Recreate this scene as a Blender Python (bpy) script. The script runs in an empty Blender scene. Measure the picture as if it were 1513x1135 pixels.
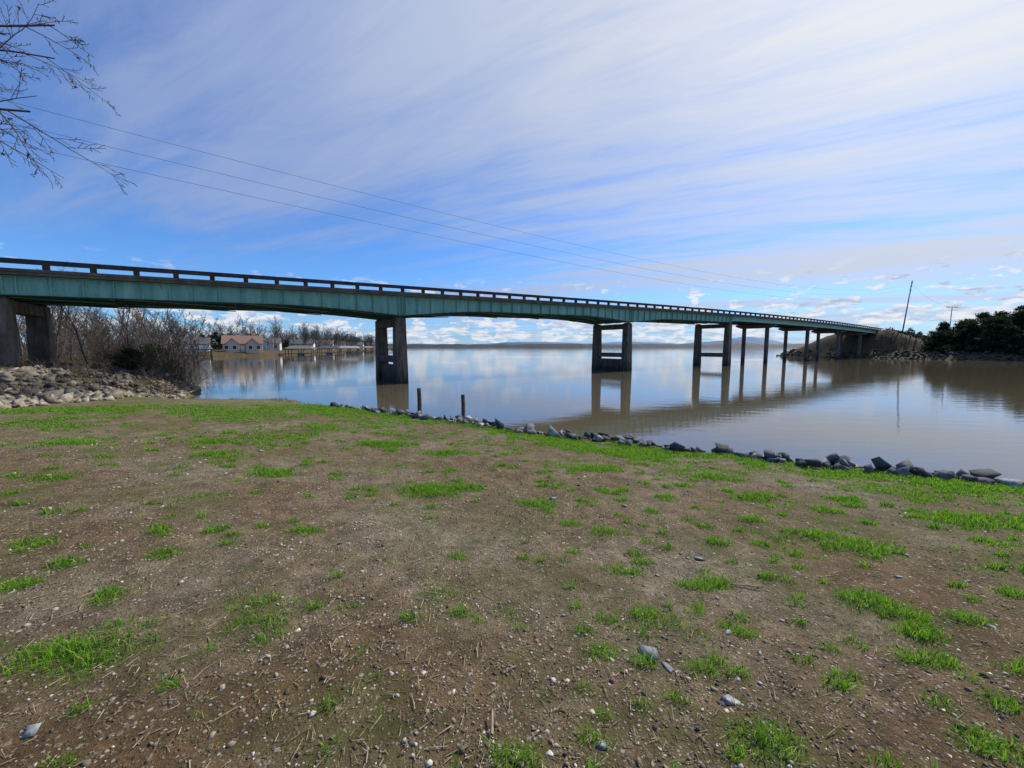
import bpy, math, random
import numpy as np
from mathutils import Vector
import bmesh
R=np.random.RandomState(7)
random.seed(7)
sc=bpy.context.scene
COL=sc.collection
# ------------------------------------------------------------ helpers
def _hash(ix,iy,seed):
    h=(ix.astype(np.int64)*374761393+iy.astype(np.int64)*668265263+seed*1442695041)&0x7fffffff
    h=((h^(h>>13))*1274126177)&0x7fffffff
    h=h^(h>>16)
    return (h&0xffff)/65535.0
def vnoise(x,y,seed=0):
    x=np.asarray(x,float);y=np.asarray(y,float)
    ix=np.floor(x);iy=np.floor(y);fx=x-ix;fy=y-iy
    fx=fx*fx*(3-2*fx);fy=fy*fy*(3-2*fy)
    a=_hash(ix,iy,seed);b=_hash(ix+1,iy,seed);c=_hash(ix,iy+1,seed);d=_hash(ix+1,iy+1,seed)
    return (a*(1-fx)+b*fx)*(1-fy)+(c*(1-fx)+d*fx)*fy
def fbm(x,y,seed=0,o=4):
    s=0;a=.5;t=0
    for i in range(o):
        s=s+a*vnoise(x*2**i+i*17.3,y*2**i-i*9.1,seed+i);t+=a;a*=.5
    return s/t
def sstep(a,b,x):
    t=np.clip((x-a)/(b-a),0,1);return t*t*(3-2*t)
def link(o,parent=None):
    COL.objects.link(o)
    if parent: o.parent=parent
    return o
def mesh_np(name,V,F,mat,parent=None,smooth=False,attrs=None):
    V=np.asarray(V,np.float32);F=np.asarray(F,np.int32)
    me=bpy.data.meshes.new(name)
    k=F.shape[1];n=len(F)
    me.vertices.add(len(V));me.vertices.foreach_set('co',V.ravel())
    me.loops.add(n*k);me.loops.foreach_set('vertex_index',F.ravel())
    me.polygons.add(n);me.polygons.foreach_set('loop_start',np.arange(n,dtype=np.int32)*k)
    me.polygons.foreach_set('loop_total',np.full(n,k,np.int32))
    if smooth: me.polygons.foreach_set('use_smooth',np.ones(n,bool))
    if attrs:
        for an,av in attrs.items():
            at=me.attributes.new(an,'FLOAT','POINT');at.data.foreach_set('value',np.asarray(av,np.float32))
    me.update(calc_edges=True)
    me.validate()
    if mat: me.materials.append(mat)
    o=bpy.data.objects.new(name,me);link(o,parent);return o
def mesh_py(name,V,F,mat,parent=None,smooth=False):
    me=bpy.data.meshes.new(name);me.from_pydata([tuple(v) for v in V],[],F);me.update()
    bm=bmesh.new();bm.from_mesh(me);bmesh.ops.recalc_face_normals(bm,faces=bm.faces);bm.to_mesh(me);bm.free()
    if mat: me.materials.append(mat)
    if smooth:
        for p in me.polygons:p.use_smooth=True
    o=bpy.data.objects.new(name,me);link(o,parent);return o
def empty(name,loc=(0,0,0),rz=0):
    o=bpy.data.objects.new(name,None);o.location=loc;o.rotation_euler=(0,0,rz);COL.objects.link(o);return o
def tubes(segs,k=4):
    S=np.array([list(a)+list(b)+[r0,r1] for a,b,r0,r1 in segs],float)
    p0=S[:,:3];p1=S[:,3:6];r0=S[:,6:7];r1=S[:,7:8]
    d=p1-p0;d/=np.maximum(np.linalg.norm(d,axis=1,keepdims=True),1e-9)
    up=np.where(np.abs(d[:,2:3])<.9,np.array([[0,0,1.]]),np.array([[1.,0,0]]))
    u=np.cross(d,up);u/=np.linalg.norm(u,axis=1,keepdims=True);w=np.cross(d,u)
    n=len(S);V=np.zeros((n,2*k,3))
    for i in range(k):
        a=2*math.pi*i/k
        o=u*math.cos(a)+w*math.sin(a)
        V[:,i]=p0+o*r0;V[:,k+i]=p1+o*r1
    F=[]
    base=(np.arange(n)*2*k)[:,None]
    for i in range(k):
        j=(i+1)%k
        F.append(base+np.array([[i,j,k+j,k+i]]))
    return V.reshape(-1,3),np.concatenate(F)
class MB:
    def __init__(s): s.V=[];s.F=[]
    def box(s,c,h,rz=0,top=None):
        b=len(s.V);cs,sn=math.cos(rz),math.sin(rz)
        for dz in(-1,1):
            f=1 if(dz<0 or top is None) else top
            for dx,dy in((-1,-1),(1,-1),(1,1),(-1,1)):
                x=dx*h[0]*f;y=dy*h[1]*f
                s.V.append((c[0]+x*cs-y*sn,c[1]+x*sn+y*cs,c[2]+dz*h[2]))
        for f in((3,2,1,0),(4,5,6,7),(0,1,5,4),(1,2,6,5),(2,3,7,6),(3,0,4,7)): s.F.append([b+i for i in f])
    def poly(s,pts,faces):
        b=len(s.V);s.V+= [tuple(p) for p in pts];s.F+=[[b+i for i in f] for f in faces]
    def cyl(s,p0,p1,r0,r1,k=12):
        V,F=tubes([(p0,p1,r0,r1)],k);b=len(s.V);s.V+=[tuple(v) for v in V];s.F+=[[b+int(i) for i in f] for f in F]
        s.F.append([b+i for i in range(k)][::-1]);s.F.append([b+k+i for i in range(k)])
    def obj(s,name,mat,parent=None): return mesh_py(name,s.V,s.F,mat,parent)
# ------------------------------------------------------------ materials
def newmat(name):
    m=bpy.data.materials.new(name);m.use_nodes=True;nt=m.node_tree
    return m,nt,nt.nodes,nt.links,nt.nodes['Principled BSDF']
def ramp(N,L,src,stops,interp='LINEAR'):
    r=N.new('ShaderNodeValToRGB');cr=r.color_ramp;cr.interpolation=interp
    while len(cr.elements)<len(stops):cr.elements.new(.5)
    for e,(p,c) in zip(cr.elements,stops):
        e.position=p;e.color=(c[0],c[1],c[2],1) if not isinstance(c,(int,float)) else (c,c,c,1)
    L.new(src,r.inputs[0]);return r.outputs[0]
def noise(N,L,vec,scale,detail=4,rough=.6,dist=0):
    n=N.new('ShaderNodeTexNoise');n.inputs['Scale'].default_value=scale;n.inputs['Detail'].default_value=detail
    n.inputs['Roughness'].default_value=rough;n.inputs['Distortion'].default_value=dist
    if vec is not None:L.new(vec,n.inputs['Vector'])
    return n.outputs['Fac']
def mixc(N,L,f,a,b,mode='MIX'):
    m=N.new('ShaderNodeMix');m.data_type='RGBA';m.blend_type=mode
    for s,v in((m.inputs[0],f),(m.inputs[6],a),(m.inputs[7],b)):
        if isinstance(v,(int,float)):s.default_value=v
        elif isinstance(v,tuple):s.default_value=(*v,1)
        else:L.new(v,s)
    return m.outputs[2]
def math_(N,L,op,a,b=None,c=None,clamp=False):
    m=N.new('ShaderNodeMath');m.operation=op;m.use_clamp=clamp
    for i,v in enumerate((a,b,c)):
        if v is None:continue
        if isinstance(v,(int,float)):m.inputs[i].default_value=v
        else:L.new(v,m.inputs[i])
    return m.outputs[0]
def bump(N,L,h,strength,dist,bs):
    b=N.new('ShaderNodeBump');b.inputs['Strength'].default_value=strength;b.inputs['Distance'].default_value=dist
    L.new(h,b.inputs['Height']);L.new(b.outputs[0],bs.inputs['Normal']);return b
def simple(name,c1,c2,scale=3,rough=.85,bs=.3,bd=.02,detail=6,spec=.3):
    m,nt,N,L,B=newmat(name)
    tc=N.new('ShaderNodeNewGeometry').outputs['Position']
    f=noise(N,L,tc,scale,detail)
    c=ramp(N,L,f,[(.3,c1),(.7,c2)]);L.new(c,B.inputs['Base Color'])
    B.inputs['Roughness'].default_value=rough;B.inputs['Specular IOR Level'].default_value=spec
    if bs: bump(N,L,noise(N,L,tc,scale*6,5),bs,bd,B)
    return m
def attrmat(name,stops,attr='var',nscale=8,rough=.9,trans=0,mixn=.4,bs=.0,bd=.01):
    m,nt,N,L,B=newmat(name)
    a=N.new('ShaderNodeAttribute');a.attribute_name=attr
    c=ramp(N,L,a.outputs['Fac'],stops)
    pos=N.new('ShaderNodeNewGeometry').outputs['Position']
    if mixn>0:
        f=noise(N,L,pos,nscale,5)
        k=ramp(N,L,f,[(.3,1-mixn),(.7,1+mixn*.3)])
        c=mixc(N,L,1.0,c,k,'MULTIPLY')
    L.new(c,B.inputs['Base Color']);B.inputs['Roughness'].default_value=rough
    B.inputs['Specular IOR Level'].default_value=.25
    if bs: bump(N,L,noise(N,L,pos,nscale*3,6),bs,bd,B)
    if trans>0:
        t=N.new('ShaderNodeBsdfTranslucent');L.new(c,t.inputs[0])
        mx=N.new('ShaderNodeMixShader');mx.inputs[0].default_value=trans
        L.new(B.outputs[0],mx.inputs[1]);L.new(t.outputs[0],mx.inputs[2])
        L.new(mx.outputs[0],N['Material Output'].inputs['Surface'])
    return m
# ------------------------------------------------------------ camera
CAMZ=3.6
cam=bpy.data.cameras.new('camera');co=bpy.data.objects.new('camera',cam);COL.objects.link(co)
co.location=(0,0,CAMZ);co.rotation_euler=(math.radians(90-5.42),0,0)
cam.sensor_width=36;cam.lens=13.8;cam.clip_start=.05;cam.clip_end=40000
sc.camera=co
# ------------------------------------------------------------ sun + sky
AZ,EL=math.radians(52),math.radians(42)
sv=Vector((math.sin(AZ)*math.cos(EL),math.cos(AZ)*math.cos(EL),math.sin(EL)))
sl=bpy.data.lights.new('sun','SUN');sl.energy=4.9;sl.angle=math.radians(.55);sl.color=(1,.95,.86)
so=bpy.data.objects.new('sun',sl);COL.objects.link(so);so.rotation_euler=(-sv).to_track_quat('-Z','Y').to_euler();so.location=(60,60,80)
w=bpy.data.worlds.new('World');sc.world=w;w.use_nodes=True;nt=w.node_tree;N=nt.nodes;L=nt.links
bg=N['Background'];bg.inputs[1].default_value=.1
sky=N.new('ShaderNodeTexSky');sky.sky_type='NISHITA';sky.sun_disc=False;sky.sun_elevation=EL;sky.sun_rotation=AZ
sky.air_density=1.0;sky.dust_density=.3;sky.ozone_density=3.0
tc=N.new('ShaderNodeTexCoord').outputs['Generated']
sp=N.new('ShaderNodeSeparateXYZ');L.new(tc,sp.inputs[0])
zz=math_(N,L,'ADD',math_(N,L,'MAXIMUM',sp.outputs[2],0.0),.05)
cx=math_(N,L,'DIVIDE',sp.outputs[0],zz);cy=math_(N,L,'DIVIDE',sp.outputs[1],zz)
cb=N.new('ShaderNodeCombineXYZ');L.new(cx,cb.inputs[0]);L.new(cy,cb.inputs[1])
def mapping(vec,rot=0,scale=(1,1,1),loc=(0,0,0)):
    m=N.new('ShaderNodeMapping');m.inputs['Rotation'].default_value=(0,0,rot);m.inputs['Scale'].default_value=scale;m.inputs['Location'].default_value=loc
    L.new(vec,m.inputs['Vector']);return m.outputs[0]
rot=mapping(cb.outputs[0],math.radians(27))
big=noise(N,L,mapping(rot,0,(.15,.62,1),(3.1,1.7,0)),1.0,4,.5,.45)
fine=noise(N,L,mapping(rot,math.radians(-5),(.45,2.2,1),(1.2,5.0,0)),1.0,6,.62,1.0)
wisp=noise(N,L,mapping(rot,math.radians(8),(1.3,6,1),(0,2.0,0)),1.0,6,.65,.9)
cov=math_(N,L,'ADD',math_(N,L,'MULTIPLY',big,.56),math_(N,L,'MULTIPLY',fine,.30))
cov=math_(N,L,'ADD',cov,math_(N,L,'MULTIPLY',wisp,.14))
dt=N.new('ShaderNodeVectorMath');dt.operation='DOT_PRODUCT';L.new(tc,dt.inputs[0]);dt.inputs[1].default_value=tuple(sv)
cov=math_(N,L,'ADD',cov,math_(N,L,'MULTIPLY',math_(N,L,'SUBTRACT',dt.outputs['Value'],.5),.17))
cov=math_(N,L,'ADD',cov,math_(N,L,'MULTIPLY',math_(N,L,'MINIMUM',sp.outputs[2],.5),.11))
veil=ramp(N,L,cov,[(.41,.04),(.49,.28),(.56,.66),(.66,.97)])
glow=ramp(N,L,dt.outputs['Value'],[(.0,(3.2,4.1,6.4)),(.45,(3.7,4.6,6.9)),(.7,(4.9,5.7,7.5)),(.86,(6.5,7.0,8.2)),(.97,(8.4,8.6,9.0))])
blue=mixc(N,L,1.0,sky.outputs[0],(.58,1.02,1.62),'MULTIPLY')
c1=mixc(N,L,veil,blue,glow)
hz=ramp(N,L,sp.outputs[2],[(.0,.5),(.04,.25),(.10,.0)])
c2=mixc(N,L,hz,c1,(3.4,5.1,7.8))
cu=noise(N,L,mapping(tc,0,(1,1,3.0),(.3,.1,0)),19,7,.58,.1)
el=ramp(N,L,sp.outputs[2],[(.0,.085),(.03,.115),(.07,.095),(.10,.04),(.15,.0)])
elm=ramp(N,L,sp.outputs[2],[(.0,.8),(.06,1.0),(.12,.9),(.17,.0)])
cuf=ramp(N,L,math_(N,L,'ADD',cu,el),[(.575,0.0),(.62,1.0)])
cuf=math_(N,L,'MULTIPLY',cuf,elm)
cucol=ramp(N,L,noise(N,L,mapping(tc,0,(1,1,4.5),(0,0,.05)),26,5),[(.38,(4.5,5.4,7.0)),(.56,(8.6,8.8,9.3))])
c3=mixc(N,L,math_(N,L,'MULTIPLY',cuf,.92),c2,cucol)
L.new(c3,bg.inputs[0])
# ------------------------------------------------------------ bridge frame
D=np.array([.819,.574]);NN=np.array([-.574,.819]);N0=np.array([-11.2,39.4])
def topz(t): return CAMZ+np.interp(t,[-120,-60,-25,0,35,65,105,129,175,260],[4.2,4.9,5.3,5.75,6.6,6.95,6.95,6.7,5.9,4.6])
TS=np.array([-100,-60,-25,0,35,65,85,105,129,150,175,220,300.])
ZC=np.polyfit(TS,topz(TS),4)
def decktop(t): return np.polyval(ZC,t)-.78
def ts_of(x,y):
    dx=x-N0[0];dy=y-N0[1];return dx*D[0]+dy*D[1],dx*NN[0]+dy*NN[1]
def W(t,s,z): p=N0+t*D+s*NN;return (p[0],p[1],z)
# ------------------------------------------------------------ terrain
P1=np.array([(400,-180),(60,-18),(20,2.8),(9.3,8.0),(7.3,9.0),(4.5,10.4),(.2,12.9),(-4.9,16.2),(-9.6,18.9),(-13.5,19.3),(-17.5,19.9),(-19.8,21.8),(-21.8,25),(-23.5,28.5),(-26,32.5),(-30,36.5),(-45,45),(-80,62),(-118,90),(-130,122),(-112,142),(-98,160),(-102,215),(-128,330),(-140,420),(-150,520),(-260,560),(-900,570),(-900,-400),(400,-400)],float)
P3=np.array([(152,215),(128,168),(117,139),(112,128),(117,113),(124,98),(160,86),(300,60),(700,20),(700,500),(330,420),(220,300)],float)
def sdist(x,y,P):
    d=np.full(x.shape,1e9);ins=np.zeros(x.shape,bool);n=len(P)
    for i in range(n):
        a=P[i];b=P[(i+1)%n];e=b-a
        wx=x-a[0];wy=y-a[1];h=np.clip((wx*e[0]+wy*e[1])/(e@e),0,1)
        d=np.minimum(d,np.hypot(wx-h*e[0],wy-h*e[1]))
        c=((a[1]<=y)&(b[1]>y))|((b[1]<=y)&(a[1]>y))
        xi=a[0]+(y-a[1])/(e[1] if e[1]!=0 else 1e-9)*e[0]
        ins^=c&(x<xi)
    return np.where(ins,d,-d)
LB=np.array([(-11.5,-30),(-13,9),(-16,15),(-19.5,21.5),(-22,25),(-25.5,31.5),(-29,60),(-400,60),(-400,-30)],float)
def height(x,y):
    x=np.asarray(x,float);y=np.asarray(y,float)
    s1=sdist(x,y,P1)+(fbm(x*.6,y*.6,3)-.5)*.7
    s3=sdist(x,y,P3)+(fbm(x*.12,y*.12,5)-.5)*5
    z1=np.interp(s1,[-30,-3,0,2.0,10,40,120],[-4,-1.0,0,1.32,2.05,2.5,4.0])
    lb=sdist(x,y,LB)
    z1=z1+np.interp(lb,[0,6,14,60],[0,.35,.75,1.5])*sstep(0,4,s1)
    z3=np.interp(s3,[-30,-3,0,4,14,60,200],[-4,-1.0,0,1.6,2.6,5.0,9.0])
    t,s=ts_of(x,y)
    he=(decktop(np.clip(t,140,300))-.15)*sstep(148,163,t)
    emb=he-np.maximum(0,np.abs(s-3)-6.5)*.45+ (fbm(x*.1,y*.1,9)-.5)*1.4*(np.abs(s-3)>6)
    z3=np.where(t>146,np.maximum(z3,np.where(he>.2,emb,-4)),z3)
    t2=-t
    hl=(decktop(np.clip(t,-100,0))-.15)*sstep(57,70,t2)
    z1=np.where(t2>55,np.maximum(z1,hl-np.maximum(0,np.abs(s-3)-6)*.5),z1)
    z=np.maximum(z1,z3)
    r=np.hypot(x,y)
    z=z+(fbm(x*.9,y*.9,21)-.5)*.12*(z>1)+(fbm(x*5,y*5,22,3)-.5)*.045*(r<25)+(fbm(x*.08,y*.08,8)-.5)*1.2*(r>60)*(z>.3)
    return z
GP=[(-2.23,1.84,.24),(-.98,4.77,.42),(-.6,4.9,.3),(-3.25,5.2,.32),(1.51,2.75,.13),(3.2,3.45,.30),(3.0,3.7,.2),(2.48,2.55,.19),(-.31,2.23,.07),(1.05,1.45,.13),(5.15,4.33,.42),(5.7,4.1,.4),(4.4,5.0,.25),(3.2,5.05,.27),(.3,4.35,.22),(-1.46,2.3,.07),(.48,1.95,.09),(-.6,2.15,.06),(1.3,2.2,.08),(2.2,2.0,.12),(-4.6,5.9,.3),(-5.5,4.6,.2),(-2.6,3.3,.12),(-3.8,3.0,.14),(-3.2,2.4,.12),(-1.8,3.3,.12),(.9,3.6,.12),(1.9,3.5,.12),(2.6,4.1,.15),(-.2,1.3,.04),(.75,1.65,.05),(1.6,1.75,.07),(2.0,1.5,.12),(.1,3.0,.06),(2.7,1.9,.16),(2.45,2.2,.14),(2.9,2.35,.12),(-5.5,7,.4),(-7.5,6.5,.4),(-2.5,7.5,.5),(1.3,6.3,.4),(.4,1.55,.04),(-1.2,7.0,.4),(3.2,6.0,.4)]
RG=np.random.RandomState(91)
for i in range(420):
    rr_=1.2+RG.rand()**.8*9;aa_=RG.uniform(-1,1)
    if i%3==0: aa_=abs(aa_)
    GP.append((rr_*math.sin(aa_),rr_*math.cos(aa_),abs(RG.normal(0,.03))+.018+.007*rr_))
def grassden(x,y):
    s1=sdist(x,y,P1)
    g=np.zeros_like(x)
    wob=.45+1.2*fbm(x*7,y*7,31)
    for px,py,r in GP:
        I=np.where((np.abs(x-px)<r*2.4)&(np.abs(y-py)<r*2.4))[0]
        if len(I)==0: continue
        d=np.hypot((x[I]-px)*.75,(y[I]-py)*1.25)
        g[I]=np.maximum(g[I],1-sstep(r*.3,r*1.2,d/wob[I]))
    edge=sstep(1.9,2.3,s1)*(1-sstep(2.5,3.9,s1+ (fbm(x*1.1,y*1.1,12)-.5)*4.2))*sstep(.30,.46,fbm(x*2.7,y*2.7,19,4))
    n=fbm(x*.9+5,y*.9,41,5)
    thr=.675-.11*sstep(3.5,8,y+.4*np.maximum(x,0))-.18*sstep(9,15,y+.25*np.maximum(-x,0))
    n2=fbm(x*5.3+5,y*5.3,47,4)
    ran=sstep(0,.15,n*.5+n2*.5-thr+.04)*.65
    return np.clip(np.maximum(np.maximum(g,edge*.95),ran),0,1)*(s1>1.6)
def axis(lo,hi,segs):
    out=[]
    for a,b,st in segs: out.append(np.arange(a,b,st))
    out.append([hi]);return np.concatenate(out)
ax=axis(0,700,[(-900,-200,14),(-200,-60,3.5),(-60,-15,.6),(-15,-5,.11),(-5,5,.07),(5,14,.11),(14,60,.7),(60,200,2.0),(200,700,12)])
ay=axis(0,600,[(-400,-40,20),(-40,0,1.2),(0,5,.06),(5,14,.11),(14,45,.5),(45,240,2.0),(240,600,8)])
X,Y=np.meshgrid(ax,ay);x=X.ravel();y=Y.ravel()
z=height(x,y)
gd=grassden(x,y)*(np.hypot(x,y)<45)
s1=sdist(x,y,P1);s3=sdist(x,y,P3);lb=sdist(x,y,LB)
kind=np.where((lb>0)|(s3>-20)|(np.hypot(x,y)>45),1.0,0.0)
nx=len(ax);ny=len(ay)
idx=np.arange(nx*ny).reshape(ny,nx)
F=np.stack([idx[:-1,:-1],idx[:-1,1:],idx[1:,1:],idx[1:,:-1]],-1).reshape(-1,4)
m,nt,N_,L_,B=newmat('gravel_soil')
pos=N_.new('ShaderNodeNewGeometry').outputs['Position']
ag=N_.new('ShaderNodeAttribute');ag.attribute_name='grass'
ak=N_.new('ShaderNodeAttribute');ak.attribute_name='kind'
lg=noise(N_,L_,pos,.5,5,.6)
soil=ramp(N_,L_,lg,[(.34,(.135,.083,.042)),(.5,(.165,.118,.071)),(.66,(.22,.175,.124))])
md=noise(N_,L_,pos,5,8,.72)
soil=mixc(N_,L_,1.0,soil,ramp(N_,L_,md,[(.30,.38),(.5,.94),(.68,1.5)]),'MULTIPLY')
fn=noise(N_,L_,pos,110,5,.75)
soil=mixc(N_,L_,1.0,soil,ramp(N_,L_,fn,[(.3,.4),(.5,.95),(.7,1.6)]),'MULTIPLY')
vo=N_.new('ShaderNodeTexVoronoi');vo.inputs['Scale'].default_value=62;L_.new(pos,vo.inputs['Vector'])
sv_=N_.new('ShaderNodeSeparateColor');L_.new(vo.outputs['Color'],sv_.inputs[0])
pc=ramp(N_,L_,sv_.outputs[0],[(0,(.05,.04,.03)),(.35,(.14,.10,.065)),(.6,(.24,.175,.11)),(.85,(.34,.30,.24)),(1,(.55,.51,.45))])
pm=math_(N_,L_,'MULTIPLY',ramp(N_,L_,sv_.outputs[1],[(.5,0.),(.56,.85)]),ramp(N_,L_,vo.outputs['Distance'],[(.3,1.),(.5,0.)]))
soil=mixc(N_,L_,pm,soil,pc)
vo2=N_.new('ShaderNodeTexVoronoi');vo2.inputs['Scale'].default_value=25;L_.new(pos,vo2.inputs['Vector'])
sv2=N_.new('ShaderNodeSeparateColor');L_.new(vo2.outputs['Color'],sv2.inputs[0])
pc2=ramp(N_,L_,sv2.outputs[0],[(0,(.07,.06,.05)),(.5,(.25,.19,.13)),(1,(.50,.46,.42))])
pm2=math_(N_,L_,'MULTIPLY',ramp(N_,L_,sv2.outputs[1],[(.70,0.),(.74,.85)]),ramp(N_,L_,vo2.outputs['Distance'],[(.22,1.),(.36,0.)]))
soil=mixc(N_,L_,pm2,soil,pc2)
gn=noise(N_,L_,pos,45,5,.7)
gcol=ramp(N_,L_,gn,[(.3,(.045,.068,.010)),(.55,(.09,.15,.02)),(.75,(.16,.25,.035))])
gm=math_(N_,L_,'MULTIPLY',ag.outputs['Fac'],ramp(N_,L_,noise(N_,L_,pos,30,4,.7),[(.35,.15),(.6,.85)]))
ms=ramp(N_,L_,math_(N_,L_,'ADD',math_(N_,L_,'MULTIPLY',noise(N_,L_,pos,.9,4),.5),math_(N_,L_,'MULTIPLY',noise(N_,L_,pos,18,5,.7),.5)),[(.48,0.),(.58,.58)])
c=mixc(N_,L_,ms,soil,(.088,.092,.024))
c=mixc(N_,L_,gm,c,gcol)
bank=ramp(N_,L_,noise(N_,L_,pos,1.3,8,.7),[(.3,(.035,.025,.016)),(.5,(.085,.06,.036)),(.72,(.14,.105,.062))])
bank=mixc(N_,L_,ramp(N_,L_,noise(N_,L_,pos,.35,3),[(.45,0.),(.6,.45)]),bank,(.055,.065,.024))
c=mixc(N_,L_,ak.outputs['Fac'],c,bank)
L_.new(c,B.inputs['Base Color']);B.inputs['Roughness'].default_value=.95;B.inputs['Specular IOR Level'].default_value=.15
hh=math_(N_,L_,'ADD',math_(N_,L_,'MULTIPLY',md,1.3),math_(N_,L_,'MULTIPLY',math_(N_,L_,'ADD',pm,pm2),.35))
hh=math_(N_,L_,'ADD',hh,math_(N_,L_,'MULTIPLY',fn,.6))
bump(N_,L_,hh,.9,.028,B)
mesh_np('ground',np.stack([x,y,z],1),F,m,smooth=True,attrs={'grass':gd,'kind':kind})
# ------------------------------------------------------------ water
m,nt,N_,L_,B=newmat('lake_water')
pos=N_.new('ShaderNodeNewGeometry').outputs['Position']
B.inputs['Base Color'].default_value=(.105,.088,.054,1);B.inputs['Roughness'].default_value=.04;B.inputs['IOR'].default_value=1.38
B.inputs['Specular IOR Level'].default_value=.55
def mp(N,L,vec,sc_,rz=0):
    q=N.new('ShaderNodeMapping');q.inputs['Scale'].default_value=sc_;q.inputs['Rotation'].default_value=(0,0,rz);L.new(vec,q.inputs['Vector']);return q.outputs[0]
n1=noise(N_,L_,mp(N_,L_,pos,(.45,1.3,1),.3),1.0,4,.55,.3)
n2=noise(N_,L_,mp(N_,L_,pos,(2.2,5.5,1),-.2),1.0,3,.6)
pat=ramp(N_,L_,noise(N_,L_,mp(N_,L_,pos,(.012,.05,1),.2),1.0,4),[(.38,.2),(.62,1.)])
h=math_(N_,L_,'ADD',n1,math_(N_,L_,'MULTIPLY',n2,.22))
b=bump(N_,L_,h,.12,.10,B)
L_.new(math_(N_,L_,'MULTIPLY',pat,.12),b.inputs['Strength'])
mesh_py('water',[(-9000,-600,0),(9000,-600,0),(9000,9000,0),(-9000,9000,0)],[(0,1,2,3)],m)
# ------------------------------------------------------------ far shore and hills
def ridge(name,y0,x0,x1,n,hf,mat,depth=300):
    xs=np.linspace(x0,x1,n);hs=hf(xs)
    V=[];rows=6
    for j in range(rows):
        q=j/(rows-1);pr=math.sin(min(1,q*1.35)*math.pi/2) if q<.8 else 1-(q-.8)*2
        V.append(np.stack([xs,np.full(n,y0)+q*depth,hs*pr-(.5 if j==0 else 0)+ (fbm(xs*.01+j*3,xs*0+j,2)-.5)*hs*.2*(j>0)],1))
    V=np.concatenate(V);i=np.arange(rows*n).reshape(rows,n)
    F=np.stack([i[:-1,:-1],i[:-1,1:],i[1:,1:],i[1:,:-1]],-1).reshape(-1,4)
    return mesh_np(name,V,F,mat,smooth=False)
mfs=simple('far_woodland',(.018,.026,.036),(.038,.047,.058),.02,bs=0)
mh1=simple('hill_painted_haze',(.045,.085,.17),(.06,.105,.20),.004,bs=0)  # blue of distance haze is painted into the hill's base colour
mh2=simple('hill_far_painted_haze',(.09,.16,.31),(.11,.185,.33),.004,bs=0)  # farther ridge: paler blue, thicker haze painted into the colour
ridge('far_shore',1700,-2600,3000,1500,lambda x:9+11*fbm(x*.02,x*0,5,5)*1+4*fbm(x*.003,x*0,6),mfs,200)
def peaks(x,L_):
    h=0
    for c,w_,a in L_: h=h+a*np.exp(-((x-c)/w_)**2)
    return h
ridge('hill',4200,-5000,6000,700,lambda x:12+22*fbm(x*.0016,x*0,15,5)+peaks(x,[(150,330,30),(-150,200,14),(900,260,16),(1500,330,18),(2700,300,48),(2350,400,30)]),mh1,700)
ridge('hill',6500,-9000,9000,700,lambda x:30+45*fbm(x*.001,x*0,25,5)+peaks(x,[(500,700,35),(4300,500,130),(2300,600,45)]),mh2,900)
# ------------------------------------------------------------ bridge
conc=simple('weathered_concrete',(.075,.062,.046),(.16,.14,.105),1.3,bs=.35,bd=.02)
railm=simple('dark_rail_concrete',(.025,.022,.02),(.07,.06,.05),1.7,bs=.3,bd=.02)
m,nt,N_,L_,B=newmat('pier_concrete')
pos=N_.new('ShaderNodeNewGeometry').outputs['Position'];spz=N_.new('ShaderNodeSeparateXYZ');L_.new(pos,spz.inputs[0])
f=noise(N_,L_,mp(N_,L_,pos,(2.2,2.2,.5)),1.2,7,.65)
c=ramp(N_,L_,f,[(.3,(.045,.036,.025)),(.52,(.12,.10,.075)),(.75,(.24,.205,.155))])
wl=ramp(N_,L_,math_(N_,L_,'ADD',math_(N_,L_,'MULTIPLY',spz.outputs[2],.25),math_(N_,L_,'MULTIPLY',f,.25)),[(.12,.25),(.28,.55),(.5,1.)])
c=mixc(N_,L_,1.0,c,wl,'MULTIPLY');L_.new(c,B.inputs['Base Color']);B.inputs['Roughness'].default_value=.9
bump(N_,L_,noise(N_,L_,pos,9,6),.4,.03,B);pierm=m
m,nt,N_,L_,B=newmat('green_painted_steel')
pos=N_.new('ShaderNodeNewGeometry').outputs['Position']
f=noise(N_,L_,mp(N_,L_,pos,(1.2,1.2,.25)),1.6,7,.6)
c=ramp(N_,L_,f,[(.25,(.10,.28,.225)),(.5,(.17,.40,.32)),(.75,(.26,.50,.41))])
rs=ramp(N_,L_,noise(N_,L_,mp(N_,L_,pos,(3,3,.9)),1.8,8,.7),[(.58,0.),(.67,.75)])
c=mixc(N_,L_,rs,c,(.12,.07,.035));L_.new(c,B.inputs['Base Color']);B.inputs['Roughness'].default_value=.6
steel=m
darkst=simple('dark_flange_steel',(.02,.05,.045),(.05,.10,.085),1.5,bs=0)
asph=simple('asphalt',(.04,.04,.04),(.06,.06,.06),3,bs=0)
bridge=empty('highway_bridge',(0,0,0))
def sweep(name,prof,ts,mat):
    V=[];k=None
    for t in ts:
        pr=prof(t);k=len(pr);zt=decktop(t)
        for s,z in pr: V.append(W(t,s,zt+z))
    n=len(ts);F=[]
    for i in range(n-1):
        for j in range(k):
            a=i*k+j;b_=i*k+(j+1)%k;F.append([a,b_,b_+k,a+k])
    F.append(list(range(k)));F.append([(n-1)*k+j for j in range(k)][::-1])
    return mesh_py(name,V,F,mat,bridge)
TE=166
tsA=np.arange(-66,TE+.1,1.0)
rect=lambda s0,s1_,z0,z1_:(lambda t:[(s0,z0),(s1_,z0),(s1_,z1_),(s0,z1_)])
sweep('deck_slab',rect(-1.0,7.0,-.22,0),tsA,conc)
sweep('road_surface',rect(-.9,6.9,.004,.04),tsA,asph)
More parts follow.
